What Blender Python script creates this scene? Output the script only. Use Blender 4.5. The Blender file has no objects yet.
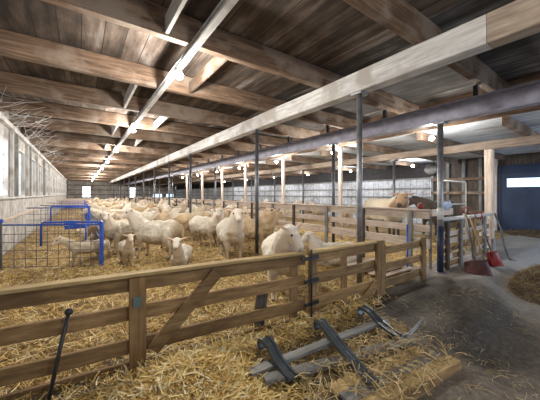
import bpy, bmesh, math, random
import numpy as np
from mathutils import Vector, Matrix, noise

random.seed(7); rng = np.random.default_rng(7)
scene = bpy.context.scene
COL = scene.collection
PI = math.pi

# ------------------------------------------------------------------ camera
F, YAW, HZ, CH = 267.0, math.radians(35.3), 194.0, 1.45
SN, CS = math.sin(YAW), math.cos(YAW)
cam = bpy.data.objects.new('camera', bpy.data.cameras.new('camera')); COL.objects.link(cam)
cam.location = (0, 0, CH); cam.rotation_euler = (PI/2, 0, -YAW)
cam.data.sensor_width = 36; cam.data.lens = F/540*36; cam.data.shift_y = -(200-HZ)/540
cam.data.clip_start = .02; cam.data.clip_end = 300
scene.camera = cam

def gp(u, v, z=0.0):            # point of the plane at height z seen at a pixel
    zc = (CH-z)*F/(v-HZ); t = (u-270)/F
    return Vector((zc*(SN+t*CS), zc*(CS-t*SN), z))
def onY(u, y):                  # x of the ray at pixel column u on the plane Y = y
    a = math.atan((u-270)/F)+YAW
    return y*math.tan(a)

ORD = ('first second third fourth fifth sixth seventh eighth ninth tenth eleventh twelfth thirteenth fourteenth fifteenth sixteenth '
       'seventeenth eighteenth nineteenth twentieth twenty-first twenty-second twenty-third twenty-fourth twenty-fifth twenty-sixth '
       'twenty-seventh twenty-eighth twenty-ninth thirtieth thirty-first thirty-second').split()

# ------------------------------------------------------------------ materials
def newmat(name):
    m = bpy.data.materials.new(name); m.use_nodes = True
    nt = m.node_tree; b = nt.nodes['Principled BSDF']
    return m, nt, b
def N(nt, t, **kw):
    n = nt.nodes.new(t)
    for k, v in kw.items():
        if k.startswith('i_'):
            n.inputs[k[2:].replace('_', ' ')].default_value = v
        else: setattr(n, k, v)
    return n
def L(nt, a, b): nt.links.new(a, b)
def ramp(nt, fac, stops):
    r = N(nt, 'ShaderNodeValToRGB'); e = r.color_ramp.elements
    while len(e) < len(stops): e.new(.5)
    for i, (p, c) in enumerate(stops):
        e[i].position = p; e[i].color = (*c, 1) if len(c) == 3 else c
    L(nt, fac, r.inputs[0]); return r.outputs[0]
def mixc(nt, fac, a, b, mode='MIX'):
    m = N(nt, 'ShaderNodeMix', data_type='RGBA', blend_type=mode)
    for s, v in ((m.inputs[0], fac), (m.inputs[6], a), (m.inputs[7], b)):
        if hasattr(v, 'is_linked'): L(nt, v, s)
        elif isinstance(v, (int, float)): s.default_value = v
        else: s.default_value = (*v, 1)
    return m.outputs[2]
def tex_noise(nt, scale=(1, 1, 1), s=1.0, detail=4, rough=.55, coord='Object'):
    tc = N(nt, 'ShaderNodeTexCoord'); mp = N(nt, 'ShaderNodeMapping'); mp.inputs['Scale'].default_value = scale
    L(nt, tc.outputs[coord], mp.inputs[0])
    n = N(nt, 'ShaderNodeTexNoise'); n.inputs['Scale'].default_value = s; n.inputs['Detail'].default_value = detail
    n.inputs['Roughness'].default_value = rough
    L(nt, mp.outputs[0], n.inputs['Vector']); return n.outputs['Fac']
def bump(nt, b, h, strength=.3, dist=.01):
    bp = N(nt, 'ShaderNodeBump'); bp.inputs['Strength'].default_value = strength; bp.inputs['Distance'].default_value = dist
    L(nt, h, bp.inputs['Height']); L(nt, bp.outputs[0], b.inputs['Normal'])
def objvar(nt, col, amt=.35):
    oi = N(nt, 'ShaderNodeObjectInfo'); mr = N(nt, 'ShaderNodeMapRange')
    mr.inputs[3].default_value = 1-amt; mr.inputs[4].default_value = 1+amt*.6
    L(nt, oi.outputs['Random'], mr.inputs[0])
    h = N(nt, 'ShaderNodeHueSaturation'); L(nt, mr.outputs[0], h.inputs['Value']); L(nt, col, h.inputs['Color'])
    return h.outputs[0]
def wood(name, dark, mid, light, axis='X', rough=.8, dust=None, var=.25):
    m, nt, b = newmat(name)
    sc = {'X': (1.3, 16, 16), 'Y': (16, 1.3, 16), 'Z': (16, 16, 1.3)}[axis]
    g = tex_noise(nt, sc, 1.6, 6, .62)
    c = ramp(nt, g, [(.28, dark), (.5, mid), (.72, light)])
    st = tex_noise(nt, (1, 1, 1), 2.1, 4)
    if dust: c = mixc(nt, ramp(nt, st, [(.48, (0, 0, 0)), (.62, (1, 1, 1))]), c, dust)
    else: c = mixc(nt, ramp(nt, st, [(.35, (.55,)*3), (.55, (0, 0, 0))]), c, dark)
    c = objvar(nt, c, var)
    L(nt, c, b.inputs['Base Color']); b.inputs['Roughness'].default_value = rough
    bump(nt, b, g, .35, .006)
    return m
def plain(name, col, rough=.6, metal=0.0, noise_s=6, amt=.35, bmp=.1):
    m, nt, b = newmat(name)
    n = tex_noise(nt, (1, 1, 1), noise_s, 5)
    c = ramp(nt, n, [(.3, tuple(x*(1-amt) for x in col)), (.7, tuple(min(1, x*(1+amt*.5)) for x in col))])
    L(nt, c, b.inputs['Base Color']); b.inputs['Roughness'].default_value = rough; b.inputs['Metallic'].default_value = metal
    if bmp: bump(nt, b, n, bmp, .004)
    return m
def emit(name, col, s):
    m, nt, b = newmat(name)
    b.inputs['Base Color'].default_value = (*col, 1); b.inputs['Emission Color'].default_value = (*col, 1)
    b.inputs['Emission Strength'].default_value = s
    return m

M = {}
for ax in 'XYZ':
    M['fence'+ax] = wood('weathered fence board '+ax, (.12, .066, .026), (.28, .17, .072), (.44, .29, .135), ax)
    M['pink'+ax] = wood('pale planed board '+ax, (.42, .32, .26), (.64, .53, .45), (.78, .68, .60), ax)
    M['joist'+ax] = wood('brown joist '+ax, (.055, .033, .02), (.155, .096, .060), (.29, .195, .13), ax, dust=(.26, .20, .155), var=.35)
    M['white'+ax] = wood('whitewashed timber '+ax, (.34, .325, .31), (.58, .57, .56), (.74, .74, .74), ax, dust=(.40, .37, .34), var=.08)
    M['tan'+ax] = wood('browned timber '+ax, (.20, .15, .115), (.36, .285, .225), (.50, .42, .35), ax)
    M['grey'+ax] = wood('grey old board '+ax, (.12, .12, .115), (.26, .26, .25), (.4, .4, .38), ax)
M['cap'] = wood('fence cap board', (.3, .2, .085), (.52, .37, .17), (.68, .52, .27), 'X')
M['darkwood'] = wood('dark stained board', (.04, .03, .025), (.09, .07, .055), (.16, .13, .1), 'Z')
M['steel'] = plain('painted dark steel', (.13, .135, .15), .45, .6, 9)
M['galv'] = plain('dull galvanised steel', (.33, .34, .36), .45, .7, 14)
M['ibeam'] = plain('mauve grey painted steel', (.33, .325, .40), .5, .3, 5)
M['black'] = plain('black plastic', (.03, .032, .036), .35, 0, 8)
M['arm'] = plain('slate coated metal', (.11, .13, .15), .3, .5, 8)
M['blue'] = plain('blue enamel', (.035, .12, .62), .35, .1, 8, .3)
M['wire'] = plain('mesh wire', (.18, .2, .26), .5, .6, 9)
M['whitepipe'] = plain('white plastic pipe', (.7, .7, .68), .4, 0, 8, .2)
M['red'] = plain('red plastic', (.27, .022, .022), .35, 0, 8, .3)
M['darkred'] = plain('muddy red blade', (.09, .022, .02), .55, 0, 9, .9)
M['handle'] = wood('ash tool handle', (.34, .22, .1), (.5, .36, .2), (.62, .47, .28), 'Z')
M['socket'] = plain('lamp socket', (.55, .55, .53), .5)
M['bulb'] = emit('lit bulb', (1, .95, .86), 30)
M['day'] = emit('daylit pane', (.86, .93, 1), 2.2)
M['dayblue'] = emit('daylit slit pane', (.58, .76, 1), 1.3)
M['daydim'] = emit('dusty pane', (.45, .52, .57), .32)
M['eye'] = plain('eye', (.03, .02, .015), .15, 0, 4, .1, 0)
M['bag'] = plain('blue white plastic', (.5, .62, .8), .4, 0, 11, .5)

def ceiling_mat(name, tones, width=.25, axis='X'):
    m, nt, b = newmat(name)
    tc = N(nt, 'ShaderNodeTexCoord'); sp = N(nt, 'ShaderNodeSeparateXYZ'); L(nt, tc.outputs['Object'], sp.inputs[0])
    dv = N(nt, 'ShaderNodeMath', operation='DIVIDE'); L(nt, sp.outputs[axis], dv.inputs[0]); dv.inputs[1].default_value = width
    fl = N(nt, 'ShaderNodeMath', operation='FLOOR'); L(nt, dv.outputs[0], fl.inputs[0])
    fr = N(nt, 'ShaderNodeMath', operation='FRACT'); L(nt, dv.outputs[0], fr.inputs[0])
    wn = N(nt, 'ShaderNodeTexWhiteNoise', noise_dimensions='1D'); L(nt, fl.outputs[0], wn.inputs['W'])
    g = tex_noise(nt, (7, .9, 7) if axis == 'X' else (.9, 7, 7), 1.1, 6, .6)
    big = tex_noise(nt, (1, .7, 1), 1.1, 5, .65)
    ad = N(nt, 'ShaderNodeMath', operation='MULTIPLY_ADD'); L(nt, wn.outputs[0], ad.inputs[0]); ad.inputs[1].default_value = .22
    L(nt, g, ad.inputs[2])
    a2 = N(nt, 'ShaderNodeMath', operation='ADD'); L(nt, ad.outputs[0], a2.inputs[0]); L(nt, big, a2.inputs[1])
    hf = N(nt, 'ShaderNodeMath', operation='MULTIPLY'); L(nt, a2.outputs[0], hf.inputs[0]); hf.inputs[1].default_value = .5
    c = ramp(nt, hf.outputs[0], tones)
    gt = N(nt, 'ShaderNodeMath', operation='LESS_THAN'); L(nt, fr.outputs[0], gt.inputs[0]); gt.inputs[1].default_value = .045
    c = mixc(nt, gt.outputs[0], c, (.02, .014, .01))
    L(nt, c, b.inputs['Base Color']); b.inputs['Roughness'].default_value = .9
    bump(nt, b, g, .4, .01)
    return m
M['ceil'] = ceiling_mat('stained ceiling boards', [(.42, (.02, .014, .011)), (.53, (.07, .05, .038)), (.62, (.145, .11, .088)), (.74, (.36, .33, .31))])
M['ceilgrey'] = ceiling_mat('grey ceiling boards', [(.42, (.022, .018, .016)), (.53, (.052, .045, .041)), (.62, (.12, .112, .108)), (.74, (.36, .36, .37))])
M['ceilwhite'] = ceiling_mat('whitewashed lean-to boards', [(.38, (.25, .26, .28)), (.5, (.5, .54, .6)), (.6, (.68, .74, .82)), (.7, (.76, .81, .88))], .2)
M['farwall'] = ceiling_mat('grey wall boards', [(.40, (.26, .22, .19)), (.5, (.44, .40, .37)), (.58, (.58, .54, .51)), (.68, (.68, .66, .63))], .3)
M['sidewall'] = ceiling_mat('whitewashed side boards', [(.40, (.22, .22, .23)), (.5, (.40, .41, .44)), (.58, (.54, .56, .60)), (.68, (.66, .68, .72))], .3, 'Y')

def wall_left_mat():
    m, nt, b = newmat('limewashed wall')
    n = tex_noise(nt, (1, 1, 1), 3.2, 7, .65); n2 = tex_noise(nt, (1, 3, .6), 1.6, 5)
    c = ramp(nt, n, [(.3, (.20, .185, .17)), (.48, (.42, .405, .39)), (.68, (.60, .595, .59))])
    c = mixc(nt, ramp(nt, n2, [(.5, (0, 0, 0)), (.68, (.7, .7, .7))]), c, (.30, .24, .18))
    L(nt, c, b.inputs['Base Color']); b.inputs['Roughness'].default_value = .9; bump(nt, b, n, .4, .02)
    return m
M['wall'] = wall_left_mat()

def floor_mat():
    m, nt, b = newmat('dirty concrete')
    n = tex_noise(nt, (1, 1, 1), 1.3, 8, .62); n2 = tex_noise(nt, (1, 1, 1), 22, 5, .6); n3 = tex_noise(nt, (1, 1, 1), .55, 3)
    c = ramp(nt, n, [(.3, (.05, .038, .026)), (.46, (.125, .098, .070)), (.58, (.21, .172, .13)), (.72, (.32, .285, .24))])
    c = mixc(nt, .35, c, ramp(nt, n2, [(.35, (.05, .04, .03)), (.65, (.36, .33, .28))]))
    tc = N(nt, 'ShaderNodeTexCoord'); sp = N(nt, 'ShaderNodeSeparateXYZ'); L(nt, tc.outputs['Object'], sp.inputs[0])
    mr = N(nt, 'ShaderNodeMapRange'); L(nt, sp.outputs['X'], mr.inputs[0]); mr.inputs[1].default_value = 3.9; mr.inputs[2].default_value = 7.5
    c = mixc(nt, mr.outputs[0], c, mixc(nt, .62, c, (.42, .41, .40)))  # concrete turns paler towards the door, partly light painted into its colour
    vm = N(nt, 'ShaderNodeVectorMath', operation='DISTANCE'); L(nt, tc.outputs['Object'], vm.inputs[0]); vm.inputs[1].default_value = (3.7, 1.45, 0)
    mn = N(nt, 'ShaderNodeMath', operation='MULTIPLY_ADD'); L(nt, n, mn.inputs[0]); mn.inputs[1].default_value = 1.1; L(nt, vm.outputs['Value'], mn.inputs[2])
    earth = ramp(nt, n2, [(.35, (.02, .016, .011)), (.65, (.075, .058, .04))])
    m2 = N(nt, 'ShaderNodeMapRange'); L(nt, mn.outputs[0], m2.inputs[0]); m2.inputs[1].default_value = 1.4; m2.inputs[2].default_value = 2.1; m2.inputs[3].default_value = .9; m2.inputs[4].default_value = 0
    c = mixc(nt, m2.outputs[0], c, earth)
    L(nt, c, b.inputs['Base Color'])
    L(nt, ramp(nt, n3, [(.4, (.62,)*3), (.6, (.92,)*3)]), b.inputs['Roughness'])
    bump(nt, b, n2, .5, .012)
    return m
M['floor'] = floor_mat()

def straw_mat():
    m, nt, b = newmat('straw')
    a = N(nt, 'ShaderNodeVertexColor', layer_name='tone')
    L(nt, a.outputs[0], b.inputs['Base Color']); b.inputs['Roughness'].default_value = .6
    return m
M['straw'] = straw_mat()
def bed_mat(name, tones, s=14):
    m, nt, b = newmat(name)
    n = tex_noise(nt, (1, 1, 1), s, 8, .7); n2 = tex_noise(nt, (1, 1, 1), 1.1, 4)
    c = ramp(nt, n, tones)
    c = mixc(nt, ramp(nt, n2, [(.42, (.0,)*3), (.62, (.5,)*3)]), c, tones[0][1])
    L(nt, c, b.inputs['Base Color']); b.inputs['Roughness'].default_value = .9; bump(nt, b, n, .9, .03)
    return m
M['bed'] = bed_mat('trodden straw', [(.3, (.11, .065, .022)), (.5, (.38, .25, .095)), (.7, (.70, .52, .24))])
M['dung'] = bed_mat('straw and dirt heap', [(.3, (.035, .025, .015)), (.5, (.10, .07, .04)), (.7, (.22, .16, .08))])

def fleece(name, col, face, dirt):
    m, nt, b = newmat(name)
    a = N(nt, 'ShaderNodeVertexColor', layer_name='zones'); sp = N(nt, 'ShaderNodeSeparateColor'); L(nt, a.outputs[0], sp.inputs[0])
    n = tex_noise(nt, (1, 1, 1), 5.5, 6, .65); n2 = tex_noise(nt, (1, 1, 1), 48, 3)
    c = ramp(nt, n, [(.32, dirt), (.5, tuple((x+y)/2 for x, y in zip(col, dirt))), (.6, col)])
    c = mixc(nt, sp.outputs[0], c, face)
    c = mixc(nt, sp.outputs[2], c, (.32, .22, .115))
    er = N(nt, 'ShaderNodeMath', operation='MULTIPLY'); L(nt, a.outputs[1], er.inputs[0]); er.inputs[1].default_value = .75
    c = mixc(nt, er.outputs[0], c, (.70, .38, .22))
    c = mixc(nt, sp.outputs[1], c, (.05, .04, .03))
    c = objvar(nt, c, .12)
    L(nt, c, b.inputs['Base Color']); b.inputs['Roughness'].default_value = .9
    b.inputs['Sheen Weight'].default_value = .25
    bump(nt, b, n2, .5, .012)
    return m
M['f_white'] = fleece('white fleece', (.78, .73, .64), (.78, .69, .58), (.54, .46, .34))
M['f_cream'] = fleece('cream fleece', (.72, .63, .49), (.74, .62, .48), (.46, .36, .23))
M['f_tan'] = fleece('tan fleece', (.58, .44, .27), (.62, .46, .30), (.36, .25, .13))
M['f_lamb'] = fleece('lamb fleece', (.76, .67, .53), (.78, .66, .52), (.56, .45, .31))
M['cow_cream'] = fleece('cream hide', (.56, .50, .39), (.28, .17, .09), (.45, .36, .24))
M['cow_dark'] = fleece('dark hide', (.10, .07, .05), (.07, .05, .04), (.06, .045, .03))

# ------------------------------------------------------------------ mesh helpers
def wloc(o):
    v = Vector((0, 0, 0))
    while o: v += Vector(o.location); o = o.parent
    return v
class MB:
    def __init__(s): s.v = []; s.f = []
    def box(s, a, b):
        x0, y0, z0 = a; x1, y1, z1 = b; i = len(s.v)
        s.v += [(x0, y0, z0), (x1, y0, z0), (x1, y1, z0), (x0, y1, z0), (x0, y0, z1), (x1, y0, z1), (x1, y1, z1), (x0, y1, z1)]
        s.f += [tuple(i+k for k in q) for q in ((0, 3, 2, 1), (4, 5, 6, 7), (0, 1, 5, 4), (1, 2, 6, 5), (2, 3, 7, 6), (3, 0, 4, 7))]
        return s
    def plank(s, p0, p1, w, h, up=(0, 0, 1), seg=1, jit=0.0, cham=0.0):
        """board from p0 to p1, w across, h along up; corners chamfered a little"""
        p0 = Vector(p0); p1 = Vector(p1); d = (p1-p0).normalized(); up = Vector(up)
        si = d.cross(up).normalized(); up = si.cross(d).normalized()
        c = cham or min(w, h)*.14
        pr = [(-w/2+c, -h/2), (w/2-c, -h/2), (w/2, -h/2+c), (w/2, h/2-c), (w/2-c, h/2), (-w/2+c, h/2), (-w/2, h/2-c), (-w/2, -h/2+c)]
        i = len(s.v)
        for k in range(seg+1):
            q = p0.lerp(p1, k/seg)
            jx, jz = (random.uniform(-jit, jit), random.uniform(-jit, jit)) if jit else (0, 0)
            for a, b in pr: s.v.append(tuple(q+si*(a+jx)+up*(b+jz)))
        for k in range(seg):
            for j in range(8):
                a = i+k*8+j; b = i+k*8+(j+1) % 8
                s.f.append((a, b, b+8, a+8))
        s.f.append(tuple(i+j for j in range(7, -1, -1))); s.f.append(tuple(i+seg*8+j for j in range(8)))
        return s
    def tube(s, pts, r, n=10, cap=True):
        pts = [Vector(p) for p in pts]; rs = r if isinstance(r, (list, tuple)) else [r]*len(pts)
        i = len(s.v); ref = None
        for k, p in enumerate(pts):
            d = (pts[min(k+1, len(pts)-1)]-pts[max(k-1, 0)]).normalized()
            if ref is None: ref = d.orthogonal().normalized()
            ref = (ref-d*ref.dot(d)).normalized(); bi = d.cross(ref)
            for j in range(n):
                a = 2*PI*j/n; s.v.append(tuple(p+(ref*math.cos(a)+bi*math.sin(a))*rs[k]))
        for k in range(len(pts)-1):
            for j in range(n):
                a = i+k*n+j; b = i+k*n+(j+1) % n; s.f.append((a, b, b+n, a+n))
        if cap:
            s.f.append(tuple(i+j for j in range(n-1, -1, -1))); s.f.append(tuple(i+(len(pts)-1)*n+j for j in range(n)))
        return s
    def lathe(s, c, prof, n=16):
        i = len(s.v)
        for r, z in prof:
            for j in range(n):
                a = 2*PI*j/n; s.v.append((c[0]+r*math.cos(a), c[1]+r*math.sin(a), c[2]+z))
        for k in range(len(prof)-1):
            for j in range(n):
                a = i+k*n+j; b = i+k*n+(j+1) % n; s.f.append((a, b, b+n, a+n))
        s.f.append(tuple(i+j for j in range(n-1, -1, -1))); s.f.append(tuple(i+(len(prof)-1)*n+j for j in range(n)))
        return s
    def prism(s, prof, p0, p1, up=(0, 0, 1)):
        """closed 2-D profile (side, up) swept straight from p0 to p1"""
        p0 = Vector(p0); p1 = Vector(p1); d = (p1-p0).normalized(); si = d.cross(Vector(up)).normalized(); u = si.cross(d)
        i = len(s.v); n = len(prof)
        for q in (p0, p1):
            for a, b in prof: s.v.append(tuple(q+si*a+u*b))
        for j in range(n): s.f.append((i+j, i+(j+1) % n, i+n+(j+1) % n, i+n+j))
        s.f.append(tuple(i+j for j in range(n-1, -1, -1))); s.f.append(tuple(i+n+j for j in range(n)))
        return s
    def build(s, name, mat, parent=None, smooth=False):
        me = bpy.data.meshes.new(name); o = bpy.data.objects.new(name, me); COL.objects.link(o)
        off = wloc(parent) if parent else Vector((0, 0, 0))
        me.from_pydata([tuple(Vector(v)-off) for v in s.v], [], s.f)
        bm = bmesh.new(); bm.from_mesh(me); bmesh.ops.recalc_face_normals(bm, faces=bm.faces); bm.to_mesh(me); bm.free()
        if smooth: me.polygons.foreach_set('use_smooth', [True]*len(me.polygons))
        me.materials.append(mat)
        if parent: o.parent = parent
        return o
def tag(o, label=None, cat=None, group=None, kind=None):
    if label: o['label'] = label
    if cat: o['category'] = cat
    if group: o['group'] = group
    if kind: o['kind'] = kind
    return o
def thing(name, label, cat, loc=(0, 0, 0), group=None):
    o = bpy.data.objects.new(name, None); COL.objects.link(o); o.location = loc; o.empty_display_size = .1
    return tag(o, label, cat, group)
def struct(name, mb, m): return tag(mb.build(name, m), kind='structure')
def copy_tree(o, parent=None):
    c = o.copy(); COL.objects.link(c); c.parent = parent
    for ch in list(o.children): copy_tree(ch, c)
    return c
def sstep(a, b, x):
    t = max(0, min(1, (x-a)/(b-a))); return t*t*(3-2*t)

# ------------------------------------------------------------------ setting
XL, XR, YF, YB = -1.55, 13.6, 48.0, -4.0
ZJ, ZC = 3.27, 3.60                       # underside of the joists, ceiling boards
XS, ZL = 6.65, 2.98                       # step down to the lean-to and its ceiling
def ground_z(x, y):
    yb = 1.12+.55*sstep(4.4, 6.3, x)
    d = .17*(1-sstep(yb-.25, yb+.15, y))*sstep(2.5, 3.3, x)
    h = noise.noise(Vector((x*1.7, y*1.7, 0)))*.014+noise.noise(Vector((x*5, y*5, 4)))*.006
    h += .10*math.exp(-((x-4.9)/.7)**2-((y-1.62)/.33)**2)+.04*math.exp(-((x-3.6)/.7)**2-((y-1.8)/.3)**2)
    return -d+h
def grid(x0, x1, nx, y0, y1, ny, fz):
    mb = MB()
    for j in range(ny+1):
        for i in range(nx+1):
            x = x0+(x1-x0)*i/nx; y = y0+(y1-y0)*j/ny; mb.v.append((x, y, fz(x, y)))
    for j in range(ny):
        for i in range(nx):
            a = j*(nx+1)+i; mb.f.append((a, a+1, a+nx+2, a+nx+1))
    return mb
fm = grid(XL-.1, XR+.1, 170, YB, 2.6, 90, ground_z)
i = len(fm.v); fm.v += [(XL-.1, 2.6, -.01), (XR+.1, 2.6, -.01), (XR+.1, YF, -.01), (XL-.1, YF, -.01)]; fm.f.append((i, i+1, i+2, i+3))
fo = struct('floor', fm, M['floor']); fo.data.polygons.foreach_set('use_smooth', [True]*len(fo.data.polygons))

struct('ceiling', MB().box((XL-.1, YB, ZC), (3.5, YF, ZC+.05)), M['ceil'])
struct('ceiling.001', MB().box((3.5, YB, ZC), (XS+.1, YF, ZC+.05)), M['ceilgrey'])
struct('ceiling.002', MB().box((XS+.1, YB, ZL), (XR+.1, YF, ZL+.05)), M['ceilwhite'])
struct('trim_1', MB().box((XS+.03, YB, ZL-.02), (XS+.1, YF, ZC)), M['joistY'])       # header board at the step

# left wall with a row of windows above a concrete ledge
WL = [(8.25+k*2.55, 9.35+k*2.55) for k in range(14)]
lw = MB().box((XL-.12, YB, -.05), (XL+.03, YF, 1.36)); ys = YB
lw.box((XL-.12, YB, 2.78), (XL, YF, ZC))
for a, b in WL: lw.box((XL-.12, ys, 1.36), (XL, a, 2.78)); ys = b
lw.box((XL-.12, ys, 1.36), (XL, YF, 2.78))
struct('wall_left', lw, M['wall'])
struct('trim_2', MB().box((XL+.0, YB, 1.33), (XL+.10, YF, 1.375)), M['whiteY'])        # ledge
struct('trim_3', MB().plank((XL+.055, 4.2, .835), (XL+.055, YF, .835), .045, .085), M['pinkY'])
struct('trim_4', MB().box((XL, YB, 3.14), (XL+.1, YF, 3.26)), M['whiteY'])            # wall plate
for k, (a, b) in enumerate(WL):
    w = tag(bpy.data.objects.new('window_%d' % (k+1), None), kind='structure'); COL.objects.link(w); w.location = (XL, (a+b)/2, 1.4)
    fr = MB()
    for y in (a, b): fr.box((XL-.1, y-.035, 1.37), (XL+.04, y+.035, 2.8))
    for z in (1.39, 2.79): fr.box((XL-.1, a, z-.03), (XL+.035, b, z+.03))
    fr.box((XL-.075, (a+b)/2-.015, 1.4), (XL-.03, (a+b)/2+.015, 2.78))
    for q in range(1, 4): fr.box((XL-.075, a, 1.38+q*.35-.012), (XL-.03, b, 1.38+q*.35+.012))
    fr.build('window_frame', M['whiteZ'], w)
    MB().box((XL-.065, a, 1.38), (XL-.055, b, 2.79)).build('pane', M['day'] if k == 0 else M['daydim'], w)

# end wall with two daylit windows, plus the pair of slit windows towards its corner
FW = [(.15, 1.2, .95, 2.6), (6.25, 7.25, .85, 2.5)]
fw = MB(); xs = XL
for a, b, z0, z1 in FW:
    fw.box((xs, YF, -.05), (a, YF+.15, ZC)); fw.box((a, YF, -.05), (b, YF+.15, z0)); fw.box((a, YF, z1), (b, YF+.15, ZC)); xs = b
fw.box((xs, YF, -.05), (XR, YF+.15, ZC))
struct('wall_back', fw, M['farwall'])
for k, z in enumerate((.7, 1.35, 2.05, 2.75)):
    struct('trim_%d' % (5+k), MB().box((XL, YF-.07, z-.05), (XR, YF, z+.05)), M['joistX'])
for k, (a, b, z0, z1) in enumerate(FW+[(9.85, 11.35, .85, 1.5), (11.95, 13.25, .85, 1.5)]):
    w = tag(bpy.data.objects.new('window_%d' % (20+k), None), kind='structure'); COL.objects.link(w); w.location = ((a+b)/2, YF, z0)
    y0 = YF-.1 if k > 1 else YF
    fr = MB()
    for x in (a, b): fr.box((x-.05, y0-.02, z0-.05), (x+.05, y0+.1, z1+.05))
    for z in (z0, z1): fr.box((a, y0-.02, z-.05), (b, y0+.1, z+.05))
    if k < 2: fr.box(((a+b)/2-.02, y0+.0, z0), ((a+b)/2+.02, y0+.09, z1)); fr.box((a, y0, (z0+z1)/2-.02), (b, y0+.09, (z0+z1)/2+.02))
    fr.build('window_frame', M['whiteZ'], w)
    MB().box((a, y0+.02, z0), (b, y0+.05, z1)).build('pane', M['day'] if k < 2 else M['dayblue'], w)

# right wall: whitewashed boards with rails, plain near-black strip above, then the brown end bay and the blue door
rw = MB().box((XR, 5.9, -.05), (XR+.15, YF, 2.22)); struct('wall_right', rw, M['sidewall'])
m_dark = plain('near black strip', (.035, .03, .03), .8)
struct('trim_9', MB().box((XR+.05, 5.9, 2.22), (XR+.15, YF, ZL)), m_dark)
for k, z in enumerate((.75, 1.28, 1.72, 2.2)):
    struct('trim_%d' % (10+k), MB().box((XR-.05, 5.9, z-.04), (XR, YF, z+.04)), M['greyY'])
struct('wall_right.001', MB().box((XR, 3.45, -.05), (XR+.15, 5.9, ZL)).box((XR, YB, 2.56), (XR+.15, 3.45, ZL)), M['darkwood'])
d = tag(bpy.data.objects.new('door_1', None), kind='structure'); COL.objects.link(d); d.location = (XR, 1.8, -.1)
m_door = plain('navy blue door sheet', (.018, .04, .10), .55, 0, 1.6, .45)
DY0, DY1 = 2.05, 3.16
mb = MB().box((XR-.05, YB, -.15), (XR+.03, 3.45, 2.09)).box((XR-.05, YB, 2.33), (XR+.03, 3.45, 2.56))
mb = MB(); wz0, wz1 = 1.72, 2.05; wy0, wy1 = 2.18, 3.16
mb.box((XR-.05, YB, -.15), (XR+.03, wy0, 2.56)).box((XR-.05, wy1, -.15), (XR+.03, 3.45, 2.56))
mb.box((XR-.05, wy0, -.15), (XR+.03, wy1, wz0)).box((XR-.05, wy0, wz1), (XR+.03, wy1, 2.56))
mb.build('door_leaf', m_door, d)
MB().box((XR-.03, wy0, wz0), (XR+.01, wy1, wz1)).build('window_strip', M['dayblue'], d)
rb = MB()
for y in (1.2, 2.0, 3.38): rb.box((XR-.075, y-.04, -.12), (XR-.05, y+.04, 2.55))
rb.build('door_batten', m_door, d)
MB().box((XR-.14, 3.45, -.05), (XR, 3.6, ZL)).build('door_post', M['pinkZ'], d)
# studs of the brown end bay
for k, y in enumerate((4.0, 4.6, 5.2, 5.85)):
    struct('trim_%d' % (20+k), MB().box((XR-.1, y-.05, 0), (XR, y+.05, ZL)), M['greyZ'])
for k, z in enumerate((.7, 1.5, 2.1)):
    struct('trim_%d' % (30+k), MB().box((XR-.13, 3.6, z-.06), (XR-.1, 5.9, z+.06)), M['joistY'])

# ------------------------------------------------------------------ joists, beams, posts
JY = [-1.68, -.04]+[1.6+1.64*k for k in range(28)]
vis = 0
for k, y in enumerate(JY):
    n = k-2
    lab = ('heavy brown ceiling joist directly overhead, %s one behind the fence line' % ORD[1-k]) if n < 0 else \
          'brown ceiling joist across the barn, %s one counted from the wooden front fence' % ORD[n]
    o = MB().plank((XL+.0, y, (ZJ+ZC)/2-.002), (XS+.02, y, (ZJ+ZC)/2-.002), .13, ZC-ZJ-.006, seg=8, jit=.006).build('ceiling_joist', M['joistX'])
    tag(o, lab, 'joist', 'joists across the main ceiling', 'thing')
    if k >= 1:
        o = MB().plank((XS+.12, y, ZL-.105), (XR-.16, y, ZL-.105), .11, .2, seg=5, jit=.004).build('lean_to_joist', M['joistX'])
        tag(o, 'low joist under the whitewashed lean-to ceiling, %s one counted from the blue door end' % ORD[k-1], 'joist', 'joists of the lean-to')
# bridging blocks between joists
for n, (k, x) in enumerate([(2, .80), (4, .76), (6, .8), (8, .8), (3, 1.62), (5, 1.7), (7, 1.7)]):
    y0, y1 = JY[k]+.075, JY[k+1]-.075
    o = MB().plank((x, y0, ZJ+.11), (x, y1, ZJ+.11), .045, .2).build('ceiling_bridging_board', M['whiteY'] if k != 3 else M['joistY'])
    tag(o, 'pale bridging board between the %s and %s ceiling joists beside the lamp rail' % (ORD[k-2], ORD[k-1]), 'bridging board', 'bridging boards', 'thing')

XB1, XB2, XB3 = 3.42, 5.4, 8.3
o = thing('whitewashed_beam', 'long thick whitewashed timber beam carrying the joists along the barn', 'beam', (XB1, 0, 2.95))
yy = YB
for k, e in enumerate((.93, 6.2, 12.0, 18.2, 25, 32, 40, YF-.02)):
    MB().plank((XB1, yy+.004, 3.115), (XB1, e, 3.115), .2, .3, seg=6, jit=.004, cham=.012).build('beam_length', M['tanY'] if k == 0 else M['whiteY'], o)
    yy = e
o = thing('steel_beam', 'mauve grey steel beam running along behind the whitewashed timber beam', 'beam', (XB2, 0, 2.75))
h2, w2 = .16, .09
prof = [(-w2, -h2), (w2, -h2), (w2, -h2+.03), (.015, -h2+.04), (.015, h2-.04), (w2, h2-.03), (w2, h2), (-w2, h2), (-w2, h2-.03), (-.015, h2-.04), (-.015, -h2+.04), (-w2, -h2+.03)]
MB().prism(prof, (XB2, YB, 2.915), (XB2, YF-.02, 2.915)).build('web_and_flanges', M['ibeam'], o)
for k, y in enumerate([.02]+[1.66+1.64*k for k in range(18)]):
    st = MB().box((XB2-.03, y-.03, 3.08), (XB2+.03, y+.03, ZJ-.004)).box((XB2-.07, y-.06, 3.077), (XB2+.07, y+.06, 3.09)).build('stub', M['black'], o)
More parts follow.
